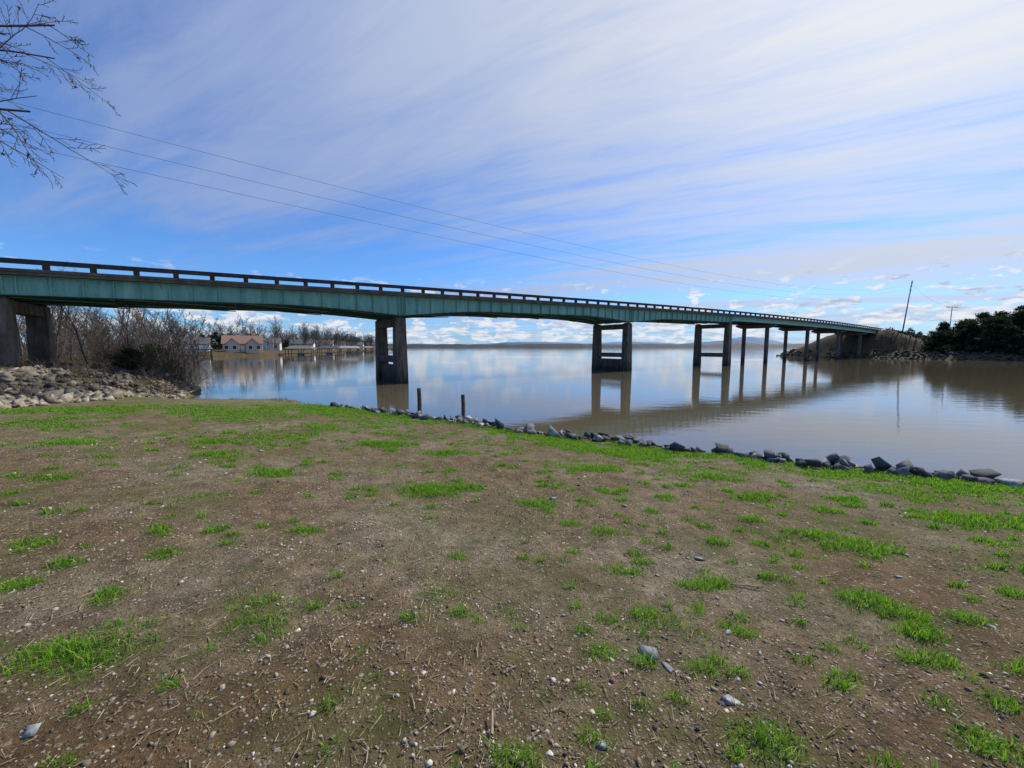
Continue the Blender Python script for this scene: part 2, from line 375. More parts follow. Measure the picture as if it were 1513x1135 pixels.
for nm,a,b_ in(('near',-1.05,-.75),('far',6.75,7.05)):
    sweep('curb_'+nm,rect(a,b_,-.02,.16),tsA,conc)
    sweep('top_rail_'+nm,rect(a+.03,b_-.06,.47,.76),tsA,railm)
    mb=MB()
    for t in np.arange(-65,TE,2.1):
        p=W(t,(a+b_)/2,decktop(t)+.315);mb.box(p,(.15,.11,.158),math.atan2(D[1],D[0]))
    mb.obj('rail_posts_'+nm,railm,bridge)
T3=64.7
def depth(t):
    d=1.42
    for c_ in(0,34.8):
        q=np.clip(1-abs(t-c_)/10.0,0,1);d=max(d,1.42+.68*q**1.5)
    return d
tsG=np.arange(-66,T3+.01,.7)
rz=math.atan2(D[1],D[0])
for i,s in enumerate((-.55,1.95,4.05,6.55)):
    sweep('girder_web_%d'%i,lambda t,s=s:[(s-.02,-depth(t)),(s+.02,-depth(t)),(s+.02,-.23),(s-.02,-.23)],tsG,steel)
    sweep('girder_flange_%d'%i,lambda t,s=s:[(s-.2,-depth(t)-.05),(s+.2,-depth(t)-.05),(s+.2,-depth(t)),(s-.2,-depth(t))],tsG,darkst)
    sweep('girder_topflange_%d'%i,lambda t,s=s:[(s-.17,-.29),(s+.17,-.29),(s+.17,-.243),(s-.17,-.243)],tsG,steel)
mb=MB()
for t in np.arange(-65,T3,1.45):
    d_=depth(t)
    for s in(-.55-.10,6.55+.10):
        mb.box(W(t,s,decktop(t)-(d_+.29)/2),(.03,.078,(d_-.30)/2),rz)
for t in(0,34.8,-25.4,64.2):
    d_=depth(t)
    for o in(-.35,0,.35): mb.box(W(t+o+.1,-.66,decktop(t)-(d_+.29)/2),(.035,.085,(d_-.30)/2),rz)
mb.obj('web_stiffeners',steel,bridge)
segs=[]
for t in np.arange(-64,T3,7.25):
    d_=depth(t);zt=decktop(t)
    for s0,s1_ in((-.5,1.9),(2,4),(4.1,6.5)):
        segs+=[(W(t,s0,zt-.35),W(t,s1_,zt-d_+.1),.05,.05),(W(t,s0,zt-d_+.1),W(t,s1_,zt-.35),.05,.05),(W(t,s0,zt-d_+.06),W(t,s1_,zt-d_+.06),.05,.05)]
    segs+=[(W(t,-.5,zt-d_-.0),W(t+7.25,1.95,zt-depth(t+7)+.0),.045,.045),(W(t,4.05,zt-d_),W(t+7.25,6.5,zt-depth(t+7)),.045,.045)]
V,F=tubes(segs,4);mesh_np('cross_bracing',V,F,steel,bridge)
tsB=np.arange(T3+.1,TE,1.0)
for i,s in enumerate((-.5,1.9,4.1,6.5)):
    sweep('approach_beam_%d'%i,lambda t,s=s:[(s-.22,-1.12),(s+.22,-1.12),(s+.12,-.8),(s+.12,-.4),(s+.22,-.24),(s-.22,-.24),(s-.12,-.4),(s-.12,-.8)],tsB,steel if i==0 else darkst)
def pier(t,kind,base=-2.0):
    p=empty('pier',(0,0,0));p.parent=bridge
    zb=decktop(t)-(depth(t)+.05 if kind!='T' else 1.13)
    if kind=='F' or kind=='H':
        mb=MB()
        for s in(0,6.0):
            h0=base;h1=zb-.12
            c0=W(t,s,0)
            mb.box((c0[0],c0[1],(h0+h1)/2),(.64,.60,(h1-h0)/2),rz,top=.80)
            mb.box((c0[0],c0[1],h1+.055),(.42,.35,.055),rz)
        c0=W(t,3,0)
        mb.box((c0[0],c0[1],zb-.55),(.42,2.5,.38),rz)
        if kind=='F':
            mb.box((c0[0],c0[1],2.35),(.48,2.42,.33),rz)
            mb.box((c0[0],c0[1],.2),(.30,2.42,1.55),rz)
        else:
            mb.box((c0[0],c0[1],2.0),(.48,2.42,.4),rz)
        o=mb.obj('frame',pierm,p)
    else:
        mb=MB()
        for s in(.6,5.4):
            a=W(t,s,base);b_=W(t,s,zb-.7);mb.cyl(a,b_,.42,.42,16)
        pts=[];hs=.55
        for dt_ in(-hs,hs):
            for s,zq in((-1.1,zb-.02),(7.1,zb-.02),(7.1,zb-.45),(5.9,zb-.9),(.1,zb-.9),(-1.1,zb-.45)):
                pts.append(W(t+dt_,s,zq))
        mb.poly(pts,[(0,1,2,3,4,5),(11,10,9,8,7,6)]+[(i,(i+1)%6,(i+1)%6+6,i+6) for i in range(6)])
        mb.obj('bent',pierm,p)
    bv=p.children[0].modifiers.new('b','BEVEL');bv.width=.04;bv.segments=2;bv.limit_method='ANGLE'
pier(-50,'H',0);pier(-25.4,'H',0)
pier(0,'F');pier(34.8,'F');pier(64.7,'H');pier(83,'T');pier(106,'T');pier(129,'T');pier(149,'T',-1)
mb=MB();a=W(TE+.5,3,decktop(TE)-1.6);mb.box(a,(.6,5.2,1.55),rz)
for s in(-1.9,7.9):
    a=W(TE+3,s,decktop(TE)-1.2);mb.box(a,(3.0,.2,1.1),rz)
mb.obj('abutment',conc,bridge)
mb=MB()
for sI in(-1.4,7.4):
    for t in np.arange(TE+4,TE+90,3.5):
        a=W(t,sI,decktop(t)+.3);mb.box(a,(.09,.09,.4),rz)
    for t in np.arange(TE+3,TE+90,3.5):
        a=W(t,sI,decktop(t)+.5);b_=W(t+3.5,sI,decktop(t+3.5)+.5)
        mb.poly([a,b_,(b_[0],b_[1],b_[2]+.3),(a[0],a[1],a[2]+.3)],[(0,1,2,3)])
mb.obj('guardrail',simple('galvanised',(.15,.15,.15),(.22,.22,.22),2,bs=0))
# ------------------------------------------------------------ rocks
def rock_templates(n,seed,flat=.75):
    rr=np.random.RandomState(seed);out=[]
    for i in range(n):
        bm=bmesh.new()
        for k in range(12):
            v=rr.normal(size=3);v/=np.linalg.norm(v);v*=rr.uniform(.7,1.1);bm.verts.new(v*np.array([1,rr.uniform(.55,.95),flat*rr.uniform(.6,1.)]))
        r=bmesh.ops.convex_hull(bm,input=bm.verts)
        for v in [v for v in bm.verts if not v.link_faces]: bm.verts.remove(v)
        bmesh.ops.triangulate(bm,faces=bm.faces);bm.verts.index_update()
        out.append((np.array([v.co[:] for v in bm.verts]),np.array([[v.index for v in f.verts] for f in bm.faces])));bm.free()
    return out
def scatter(name,tm,P,size,mat,tilt=.5,sink=.3,var=None,seed=0,parent=None):
    rr=np.random.RandomState(seed);n=len(P);ti=rr.randint(0,len(tm),n)
    a=rr.uniform(0,6.283,n);b=rr.normal(0,tilt,n);c=rr.normal(0,tilt,n)
    var=rr.uniform(0,1,n) if var is None else var
    ca,sa,cb_,sb,cc,sc_=np.cos(a),np.sin(a),np.cos(b),np.sin(b),np.cos(c),np.sin(c)
    Rz=np.zeros((n,3,3));Rz[:,0,0]=ca;Rz[:,0,1]=-sa;Rz[:,1,0]=sa;Rz[:,1,1]=ca;Rz[:,2,2]=1
    Rx=np.zeros((n,3,3));Rx[:,0,0]=1;Rx[:,1,1]=cb_;Rx[:,1,2]=-sb;Rx[:,2,1]=sb;Rx[:,2,2]=cb_
    Ry=np.zeros((n,3,3));Ry[:,0,0]=cc;Ry[:,0,2]=sc_;Ry[:,1,1]=1;Ry[:,2,0]=-sc_;Ry[:,2,2]=cc
    M=np.einsum('nij,njk,nkl->nil',Rx,Ry,Rz)
    VV=[];FF=[];AA=[];off=0
    for q,(v,f) in enumerate(tm):
        I=np.where(ti==q)[0]
        if len(I)==0: continue
        vv=np.einsum('nij,vj->nvi',M[I],v)*size[I][:,None,None]+P[I][:,None,:]
        vv[:,:,2]+=(size[I]*(.5-sink))[:,None]
        VV.append(vv.reshape(-1,3));FF.append((f[None]+(np.arange(len(I))*len(v))[:,None,None]+off).reshape(-1,f.shape[1]))
        AA.append(np.repeat(var[I],len(v)));off+=len(I)*len(v)
    return mesh_np(name,np.concatenate(VV),np.concatenate(FF),mat,parent,attrs={'var':np.concatenate(AA)})
RT=rock_templates(16,3)
rockm=attrmat('riprap_stone',[(0,(.05,.054,.058)),(.4,(.11,.118,.126)),(.75,(.20,.21,.225)),(1,(.38,.38,.36))],nscale=9,bs=.5,bd=.02,mixn=.55)
tanm=attrmat('bank_stone',[(0,(.04,.038,.034)),(.35,(.10,.09,.076)),(.7,(.20,.17,.13)),(1,(.36,.31,.24))],nscale=7,bs=.6,bd=.03,mixn=.6)
n=60000
px=R.uniform(-6.8,26,n);py=R.uniform(-6,19,n);s=sdist(px,py,P1)
k=(s>-.2)&(s<2.4);px=px[k];py=py[k];s=s[k]
k=R.rand(len(px))<np.where(s>1.3,.66,.30);px=px[k];py=py[k];s=s[k]
sz=R.uniform(.05,.18,len(px))*np.where(R.rand(len(px))<.13,1.5,1)*np.interp(px,[-6,0,4],[.8,1.0,1.0])
scatter('shoreline_riprap',RT,np.stack([px,py,height(px,py)],1),sz,rockm,sink=.12,seed=4)
RP=np.array([(-12.5,7.5),(-15.5,15),(-19,20.6),(-21.5,25),(-25.7,32),(-30,35),(-31.5,28),(-27,20),(-25,12),(-25,7)],float)
n=22000
px=R.uniform(-32,-12,n);py=R.uniform(7,35,n);s=sdist(px,py,RP)
cl=fbm(px*.7,py*.7,61)
keep=(s>0)&(R.rand(n)<np.interp(s,[0,2,4,7],[1,.8,.45,.2])*sstep(.30,.52,cl+np.interp(s,[0,2],[.3,0])));px=px[keep];py=py[keep];s=s[keep]
var=np.clip(np.interp(s,[0,1.3,2.5,7],[.88,.68,.36,.28])+R.normal(0,.22,len(px)),0,1)
sz=np.clip(np.exp(R.normal(-2.0,.45,len(px))),.06,.42)
scatter('bank_rocks',RT,np.stack([px,py,height(px,py)],1),sz,tanm,sink=.2,var=var,seed=5)
n=12000
px=R.uniform(95,170,n);py=R.uniform(80,220,n);s=sdist(px,py,P3);zz_=height(px,py)
keep=(zz_>-.3)&(zz_<2.6)&(s<14);px=px[keep][:2600];py=py[keep][:2600]
scatter('causeway_riprap',RT,np.stack([px,py,height(px,py)],1),R.uniform(.3,.8,len(px)),attrmat('causeway_stone',[(0,(.03,.027,.023)),(.6,(.075,.062,.05)),(1,(.17,.145,.12))],nscale=2),sink=.3,seed=6)
PT=rock_templates(10,11,.5)
n=64000
r_=.9+R.rand(n)**1.4*10;a_=R.uniform(-1.05,1.05,n);px=r_*np.sin(a_);py=r_*np.cos(a_)
s=sdist(px,py,P1);k=(s>2.4);px=px[k];py=py[k];r_=r_[k]
cl=fbm(px*1.3,py*1.3,77);k=R.rand(len(px))<sstep(.3,.65,cl)+.2;px=px[k];py=py[k];r_=r_[k]
sz=np.exp(R.normal(-5.2,.55,len(px)));sz=np.clip(sz,.0025,.03)*np.interp(r_,[1,8],[.9,1.4])
pebm=attrmat('pebbles',[(0,(.08,.07,.055)),(.3,(.18,.135,.095)),(.6,(.30,.235,.165)),(.85,(.42,.37,.31)),(1,(.62,.57,.50))],nscale=60,mixn=.4)
scatter('gravel_pebbles',PT,np.stack([px,py,height(px,py)],1),sz,pebm,sink=.45,seed=8,tilt=.3)
sl_=[(.72,1.95,.085),(.80,1.86,.05),(-1.95,1.45,.05),(1.0,1.65,.05),(1.25,2.15,.045),(.35,1.42,.035),(1.15,1.22,.09),(-.05,1.22,.03),(-.35,4.9,.05),(1.6,3.2,.06),(.5,4.6,.07),(1.3,4.4,.06),(3.0,2.9,.05),(-1.8,4.4,.05),(-4.2,6.4,.08),(1.9,1.05,.06)]
P=np.array([(a,b,0) for a,b,c in sl_],float);P[:,2]=height(P[:,0],P[:,1])
scatter('slate_stones',rock_templates(6,21,.16),P,np.array([c for a,b,c in sl_]),attrmat('slate',[(0,(.2,.22,.22)),(1,(.40,.43,.43))],nscale=30,bs=.5,mixn=.5),sink=.40,tilt=.07,seed=9)
n=6500
r_=.9+R.rand(n)**1.3*8;a_=R.uniform(-1.05,1.05,n);px=r_*np.sin(a_);py=r_*np.cos(a_);pz=height(px,py)+.008;sA=sdist(px,py,P1)
segs=[]
for i in range(n):
    if sA[i]<2.4: continue
    l=abs(R.normal(.03,.022))+.012;l=min(l,.16);an=R.uniform(0,6.28);q=(px[i]+l*math.cos(an),py[i]+l*math.sin(an),pz[i]+R.normal(0,.006))
    rr_=R.uniform(.001,.003);segs.append(((px[i],py[i],pz[i]),q,rr_,rr_*.6))
for (a,b,c,d) in [(-.08,1.42,.0,.1),(.15,1.25,.7,.06),(1.6,2.72,-.25,.2),(2.35,2.85,.1,.16)]:
    zq=float(height(np.array([a]),np.array([b]))[0])+.015;ang=c if a!=-.08 else 1.6
    segs.append(((a,b,zq),(a+d*math.cos(ang),b+d*math.sin(ang),zq+.01),.007,.005))
V,F=tubes(segs,4);mesh_np('straw_debris',V,F,simple('dry_straw',(.10,.07,.04),(.50,.40,.26),14,bs=0))
# ------------------------------------------------------------ grass
def blades(name,px,py,hgt,wid,lean,mat,seed,zs=None):
    rr=np.random.RandomState(seed);n=len(px);pz=height(px,py)-.004 if zs is None else zs
    a=rr.uniform(0,6.283,n);la=rr.uniform(0,6.283,n);ln=hgt*np.abs(rr.normal(0,lean,n))
    dx=np.cos(a)*wid;dy=np.sin(a)*wid;lx=np.cos(la)*ln;ly=np.sin(la)*ln
    V=np.zeros((n,5,3))
    V[:,0]=np.stack([px-dx,py-dy,pz],1);V[:,1]=np.stack([px+dx,py+dy,pz],1)
    V[:,2]=np.stack([px+dx*.7+lx*.35,py+dy*.7+ly*.35,pz+hgt*.6],1);V[:,3]=np.stack([px-dx*.7+lx*.35,py-dy*.7+ly*.35,pz+hgt*.6],1)
    V[:,4]=np.stack([px+lx,py+ly,pz+hgt*.95],1)
    b=(np.arange(n)*5)[:,None]
    F=np.concatenate([b+np.array([[0,1,2]]),b+np.array([[0,2,3]]),b+np.array([[3,2,4]])])
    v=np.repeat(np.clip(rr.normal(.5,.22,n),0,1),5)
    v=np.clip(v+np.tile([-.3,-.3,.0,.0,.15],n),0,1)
    return mesh_np(name,V.reshape(-1,3),F,mat,attrs={'var':v})
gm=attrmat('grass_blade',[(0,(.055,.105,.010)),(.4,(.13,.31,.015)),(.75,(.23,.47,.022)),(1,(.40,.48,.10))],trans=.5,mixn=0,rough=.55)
n=1000000
r_=.8+R.rand(n)**.75*16;a_=R.uniform(-1.05,1.05,n);px=r_*np.sin(a_);py=r_*np.cos(a_)
g=grassden(px,py);s=sdist(px,py,P1);lbd=sdist(px,py,LB)
spr=sstep(.48,.72,fbm(px*2.2,py*2.2,88,5))
dens=g**1.25*np.interp(r_,[1,3,16],[1,.95,.6])+.007+.065*spr
k=(R.rand(n)<dens)&(s>1.6)&(lbd<.5);px=px[k];py=py[k];g=g[k];r_=r_[k]
hg=(.013+.044*g)*R.uniform(.5,1.4,len(px))
wd=np.interp(r_,[1,4,16],[.0014,.003,.008])*R.uniform(.7,1.3,len(px))
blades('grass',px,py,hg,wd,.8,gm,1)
n=60000
px=R.uniform(-12,20,n);py=R.uniform(-2,18,n);s=sdist(px,py,P1);k=(s>1.7)&(s<2.8)&(fbm(px*1.5,py*1.5,55)>.5);px=px[k];py=py[k]
blades('shoreline_weeds',px,py,R.uniform(.04,.13,len(px)),R.uniform(.003,.006,len(px)),.6,attrmat('weed_blade',[(0,(.03,.05,.012)),(.5,(.08,.13,.02)),(1,(.2,.2,.07))],trans=.4,mixn=0),2)
# ------------------------------------------------------------ bare trees
def grow(segs,p,d,ln,r,lev,rr,nch,spread,up,shr=.62,nseg=5,wob=.16,start=.25):
    pts=[np.array(p,float)];d=np.array(d,float);d/=np.linalg.norm(d)
    dirs=[]
    for i in range(nseg):
        d=d+rr.normal(0,wob,3)+np.array([0,0,up]);d/=np.linalg.norm(d)
        q=pts[-1]+d*ln/nseg;ra=r*(1-.75*i/nseg);rb=r*(1-.75*(i+1)/nseg)
        segs.append((tuple(pts[-1]),tuple(q),ra,rb));pts.append(q);dirs.append(d.copy())
    if lev<=0:return
    c=nch[lev] if isinstance(nch,(list,tuple)) else nch
    for j in range(c):
        f=start+(1-start)*(j+rr.rand())/c*.98
        i=min(int(f*nseg),nseg-1);w_=f*nseg-i
        b=pts[i]*(1-w_)+pts[i+1]*w_
        dd=dirs[i];o=rr.normal(size=3);o-=dd*(o@dd);o/=np.linalg.norm(o)
        nd=dd*math.cos(spread)+o*math.sin(spread)
        grow(segs,b,nd,ln*shr*rr.uniform(.6,1.1)*(1-.45*f),max(r*(1-.75*f)*.6,.0035 if lev<3 else .006),lev-1,rr,nch,spread,up,shr,max(3,nseg-1),wob,.15)
barkm=simple('bare_bark',(.06,.045,.034),(.16,.135,.11),6,bs=0)
barkd=simple('dark_bark',(.05,.04,.034),(.13,.105,.088),8,bs=.3)
def bare_tree(x,y,h,seed,name='bare_tree',lev=3,nch=(0,5,6,8),r=None,up=.05,thick=1,mat=None):
    rr=np.random.RandomState(seed);segs=[]
    z=float(height(np.array([x]),np.array([y]))[0])-.1
    ns=rr.randint(1,3)
    for q in range(ns):
        grow(segs,(x,y,z),(rr.normal(0,.12),rr.normal(0,.12),1),h*rr.uniform(.85,1),(r or h*.012),lev,rr,nch,.62,up,.5,7,.09)
    segs=[(a,b,max(c,.007*thick),max(d,.005*thick)) for a,b,c,d in segs]
    V,F=tubes(segs,3);return mesh_np(name,V,F,mat or barkm)
rr=np.random.RandomState(5)
spots=[(-37,33),(-40,34),(-36.5,36),(-43,37),(-38,39),(-34.5,35.5),(-47,41),(-33.5,38),(-50,44),(-41,42),(-36,41.5),(-31.5,35.5),(-44,33),(-55,48),(-60,52),(-34,31.5)]
for i,(a,b) in enumerate(spots):
    bare_tree(a,b,rr.uniform(5.6,8.0)*(b/36),100+i,nch=(0,5,6,9))
def brush(name,spots,hr,nst,seed,mat,thick=.006,k=3):
    rr=np.random.RandomState(seed);segs=[]
    for (x,y,rad) in spots:
        for i in range(nst):
            a=rr.uniform(0,6.28);q=rad*math.sqrt(rr.rand());bx=x+q*math.cos(a);by=y+q*math.sin(a)
            bz=float(height(np.array([bx]),np.array([by]))[0])-.05
            if bz<0: continue
            grow(segs,(bx,by,bz),(rr.normal(0,.35),rr.normal(0,.35),1),rr.uniform(*hr),.014,1,rr,(0,6),.6,-.02,.5,5,.2)
    segs=[(a,b,max(c,thick),max(d,thick)) for a,b,c,d in segs]
    V,F=tubes(segs,k);return mesh_np(name,V,F,mat)
brm=simple('bramble_twig',(.06,.042,.027),(.17,.125,.08),5,bs=0)
brush('bramble_thicket',[(-27.0,31.8,1.2),(-28.5,33,1.6),(-30.5,34,2.0),(-32.5,34,2.4),(-29.5,30.5,1.3),(-31,31,1.5)],(.9,2.8),58,3,brm,.007)
brush('bramble_thicket',[(-26,24,1.0),(-23.5,26,1.0),(-29,25,1.5),(-25,28,1.0)],(.5,1.1),45,13,brm,.006)
brush('sapling_thicket',[(-36,37,4),(-41,39,4),(-46,42,4),(-52,46,4),(-38,34,3)],(2.4,5.5),55,4,barkm,.009)
def leafcloud(blobs,nper,size,seed):
    rr=np.random.RandomState(seed);V=[];A=[]
    for (c,rad,dn) in blobs:
        n=int(nper*dn);u=rr.normal(size=(n,3));u/=np.linalg.norm(u,axis=1,keepdims=True)
        q=u*(rr.rand(n,1)**.45)*np.array(rad)+np.array(c)
        o=rr.normal(size=(n,3,3))*size
        V.append((q[:,None,:]+o).reshape(-1,3))
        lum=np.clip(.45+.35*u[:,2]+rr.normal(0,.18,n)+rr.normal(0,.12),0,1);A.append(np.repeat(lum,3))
    V=np.concatenate(V);A=np.concatenate(A)
    return V,np.arange(len(V)).reshape(-1,3),A
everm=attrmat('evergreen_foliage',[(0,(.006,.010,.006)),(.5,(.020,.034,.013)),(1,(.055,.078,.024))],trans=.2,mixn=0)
def evergreen(x,y,h,wid,seed,name='cedar_tree',cone=.6,nper=60,size=.16):
    rr=np.random.RandomState(seed);z=float(height(np.array([x]),np.array([y]))[0])
    e=empty(name,(x,y,z));segs=[((0,0,-.3),(0,0,h*.5),h*.022,h*.014),((0,0,h*.5),(0,0,h*.95),h*.014,.02)]
    bl=[]
    for i in range(60):
        f=rr.uniform(.03,1);rad=wid*(1-f)**cone*(.8 if f<.1 else 1)*rr.uniform(.7,1.2)+.15
        a=rr.uniform(0,6.28);q=rad*rr.uniform(.1,1.15);c=(q*math.cos(a),q*math.sin(a),h*f*rr.uniform(.93,1.05))
        segs.append(((0,0,h*f*.9),c,.05,.02))
        s_=rr.uniform(.12,.24)*wid+.2;bl.append((c,(s_*1.3,s_*1.3,s_*.8),rr.uniform(.5,1.3)))
    V,F=tubes(segs,4);mesh_np('trunk',V,F,barkd,e)
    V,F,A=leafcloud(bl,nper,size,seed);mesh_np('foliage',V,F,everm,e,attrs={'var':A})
rr=np.random.RandomState(12)
ev=[(127,117,6.5),(130,119,8),(129,111,8.5),(132,115,9.5),(131,107,9.5),(134,111,10.5),(136,106,11),(134,101,9),(138,112,12),(140,107,13),(143,103,13),(138,99,10),(147,108,15),(130,103,7),(148,102,14),(142,97,11),(152,106,16),(147,96,12),(128,106,6.5),(152,97,13),(144,113,13),(158,104,17),(158,98,14),(166,99,16),(146,92,9),(153,91,11),(160,92,12),(135,118,9),(140,118,11),(133,98,7)]
for i,(a,b,h) in enumerate(ev):
    evergreen(a,b,h*rr.uniform(.82,.98),3.6+rr.rand()*1.5,300+i,cone=rr.uniform(.4,.75),nper=75,size=.22)
for i,(a,b,h) in enumerate([(-70,60,6),(-95,92,7)]): evergreen(a,b,h,2.4,350+i)
evergreen(-29.5,30.2,1.6,1.0,372,'evergreen_shrub',.5,60,.05);evergreen(-33,36,2.4,1.4,373,'evergreen_shrub',.5,60,.07)
def tree_mass(name,pts,hr,seed,mat,lev=2,thick=.05):
    rr=np.random.RandomState(seed);segs=[]
    for(x,y) in pts:
        z=float(height(np.array([x]),np.array([y]))[0])-.2;h=rr.uniform(*hr)
        grow(segs,(x,y,z),(rr.normal(0,.05),rr.normal(0,.05),1),h,h*.016,lev,rr,(0,7,11),.7,.03,.5,6,.09)
    segs=[(a,b,max(c,thick),max(d,thick)) for a,b,c,d in segs]
    V,F=tubes(segs,3);return mesh_np(name,V,F,mat)
pts=[]
SX=[122,142,160,215,330,420,520];SXX=[-134,-116,-102,-106,-132,-144,-156]
for i in range(330):
    q=rr.rand();yy=130+q*390;xs_=np.interp(yy,SX,SXX)
    off=6+rr.rand()**1.3*60;pts.append((xs_-off-(12 if yy<230 else 0),yy+rr.uniform(-3,3)))
for i in range(60):
    yy=rr.uniform(135,480);pts.append((np.interp(yy,SX,SXX)-rr.uniform(2.5,8),yy))
for i in range(60): pts.append((rr.uniform(-190,-118),rr.uniform(95,135)))
for i in range(30): pts.append((rr.uniform(-110,-60),rr.uniform(68,95)))
tree_mass('bare_tree_line',pts,(8,14.5),9,simple('distant_bark',(.05,.042,.038),(.11,.09,.08),.2,bs=0),2,.045)
bl=[]
for i in range(110):
    yy=rr.uniform(135,520);xs_=np.interp(yy,SX,SXX)-rr.uniform(8,60)-(8 if yy<200 else 0)
    z=float(height(np.array([xs_]),np.array([yy]))[0]);h=rr.uniform(3,8)
    for j in range(5): bl.append(((xs_+rr.normal(0,.8),yy+rr.normal(0,.8),z+h*(.15+.18*j)),(2.2-.3*j,2.2-.3*j,h*.16),1))
for i in range(90):
    xs_=rr.uniform(150,420);yy=rr.uniform(95,300)
    if sdist(np.array([xs_]),np.array([yy]),P3)[0]<8: continue
    t_,s_=ts_of(xs_,yy)
    if abs(s_-3)<12: continue
    z=float(height(np.array([xs_]),np.array([yy]))[0]);h=rr.uniform(6,11) if xs_>185 else rr.uniform(2,4)
    for j in range(6): bl.append(((xs_+rr.normal(0,1),yy+rr.normal(0,1),z+h*(.12+.15*j)),(2.8-.35*j,2.8-.35*j,h*.14),1))
# low understory below the cedars
for i in range(70):
    xs_=rr.uniform(122,165);yy=rr.uniform(88,118)
    if sdist(np.array([xs_]),np.array([yy]),P3)[0]<3.5: continue
    z=float(height(np.array([xs_]),np.array([yy]))[0]);bl.append(((xs_,yy,z+.9),(1.8,1.8,1.2),1.2))
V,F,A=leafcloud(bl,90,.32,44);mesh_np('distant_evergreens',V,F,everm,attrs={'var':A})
n=26000
px=R.uniform(112,235,n);py=R.uniform(98,235,n);s=sdist(px,py,P3);t_,s_=ts_of(px,py);k=(s>5)&((t_<150)|(np.abs(s_-3)>4.8));px=px[k];py=py[k]
blades('dry_scrub',px,py,R.uniform(.3,1.1,len(px)),R.uniform(.06,.16,len(px)),.7,attrmat('dry_scrub',[(0,(.03,.018,.011)),(.5,(.07,.042,.025)),(1,(.12,.075,.042))],mixn=0),7)
n=18000
px=R.uniform(-50,-17,n);py=R.uniform(8,48,n);s=sdist(px,py,P1);rs_=sdist(px,py,RP);k=(s>.8)&(rs_<4)&(sdist(px,py,LB)>1.5);px=px[k];py=py[k]
blades('dry_grass',px,py,R.uniform(.08,.35,len(px)),R.uniform(.006,.012,len(px)),.8,attrmat('dry_grass_blade',[(0,(.05,.045,.02)),(.5,(.13,.10,.05)),(1,(.26,.2,.11))],mixn=0),8)
# ------------------------------------------------------------ overhanging tree (upper left)
e=empty('overhanging_tree',(0,0,0));rr=np.random.RandomState(77);segs=[]
OX=-.72
gz=float(height(np.array([-10.6+OX]),np.array([4.4]))[0])
tp=[(-10.6,4.4,gz-.2),(-10.55,4.45,4.5),(-10.35,4.7,6.6),(-10.3,4.8,7.8),(-10.5,4.9,11.5)];tr=[.24,.2,.16,.12,.05]
for i in range(4): segs.append((tp[i],tp[i+1],tr[i],tr[i+1]))
def limb(p,q,r,seed,lev=3,up=.0,nch=(0,4,6,12),sh=.42):
    rr=np.random.RandomState(seed);d=np.array(q)-np.array(p);ln=np.linalg.norm(d)
    grow(segs,p,d,ln,r,lev,rr,nch,.72,up,sh,9,.07,.38)
limb((-10.35,4.7,6.6),(-5.5,6.2,7.15),.050,2)
limb((-10.3,4.8,7.6),(-6.1,6.1,8.5),.050,7)
limb((-10.3,4.8,7.2),(-6.3,6.3,7.9),.038,13,3,0,(0,5,6,13))
limb((-10.3,4.8,7.5),(-5.9,6.2,8.9),.038,23,3,0,(0,5,6,13),.36)
limb((-9.0,5.1,6.9),(-6.75,6.0,6.45),.022,5,2,-.03,(0,3,5))
limb((-10.4,4.85,9),(-6.5,5.5,9.6),.05,9)
limb((-10.4,4.8,9),(-14,6,11),.06,15);limb((-10.5,4.8,8),(-12,1.5,10),.06,16)
segs=[((a[0]+OX,a[1],a[2]),(b[0]+OX,b[1],b[2]),max(c,.0034),max(d,.0026)) for a,b,c,d in segs]
V,F=tubes(segs,5);mesh_np('branches',V,F,barkd,e)
tw=[s_ for s_ in segs if s_[3]<.004]
bl=[]
for i in rr.choice(len(tw),min(240,len(tw)),replace=False): bl.append((tw[i][1],(.02,.02,.03),1))
V,F,A=leafcloud(bl,3,.013,4);mesh_np('dry_buds',V,F,attrmat('dry_bud',[(0,(.05,.035,.02)),(1,(.12,.09,.05))],mixn=0),e,attrs={'var':A})
# ------------------------------------------------------------ utility poles and wires
metal=simple('pole_steel',(.12,.12,.12),(.2,.2,.19),2,bs=0)
wood=simple('weathered_wood',(.05,.04,.03),(.12,.10,.075),5,bs=.4)
wirem=simple('wire',(.12,.12,.14),(.16,.16,.18),2,bs=0)
lp=(-38,8.5);rp=(151,150)
gl=float(height(np.array([lp[0]]),np.array([lp[1]]))[0])
p=empty('utility_pole',(lp[0],lp[1],gl));mb=MB();mb.cyl((0,0,-1),(0,0,13.6),.18,.12)
for zq in(10.6,11.5,12.4): mb.box((0,0,zq),(.9,.06,.07),-.6)
mb.obj('pole',wood,p)
gr=float(height(np.array([rp[0]]),np.array([rp[1]]))[0])
p=empty('transmission_pole',(rp[0]-2,rp[1],gr));top=28.3-gr
mb=MB();mb.cyl((-1.2,0,-1),(.9,0,top),.24,.13)
for zq,xx in((top-.8,.85),(top-2.2,.7),(top-3.6,.5)):
    mb.box((xx,0,zq),(.9,.09,.09),.6);mb.cyl((xx+.6,.4,zq+.1),(xx+.6,.4,zq+.5),.1,.06,8)
mb.obj('pole',metal,p)
wp=empty('power_lines')
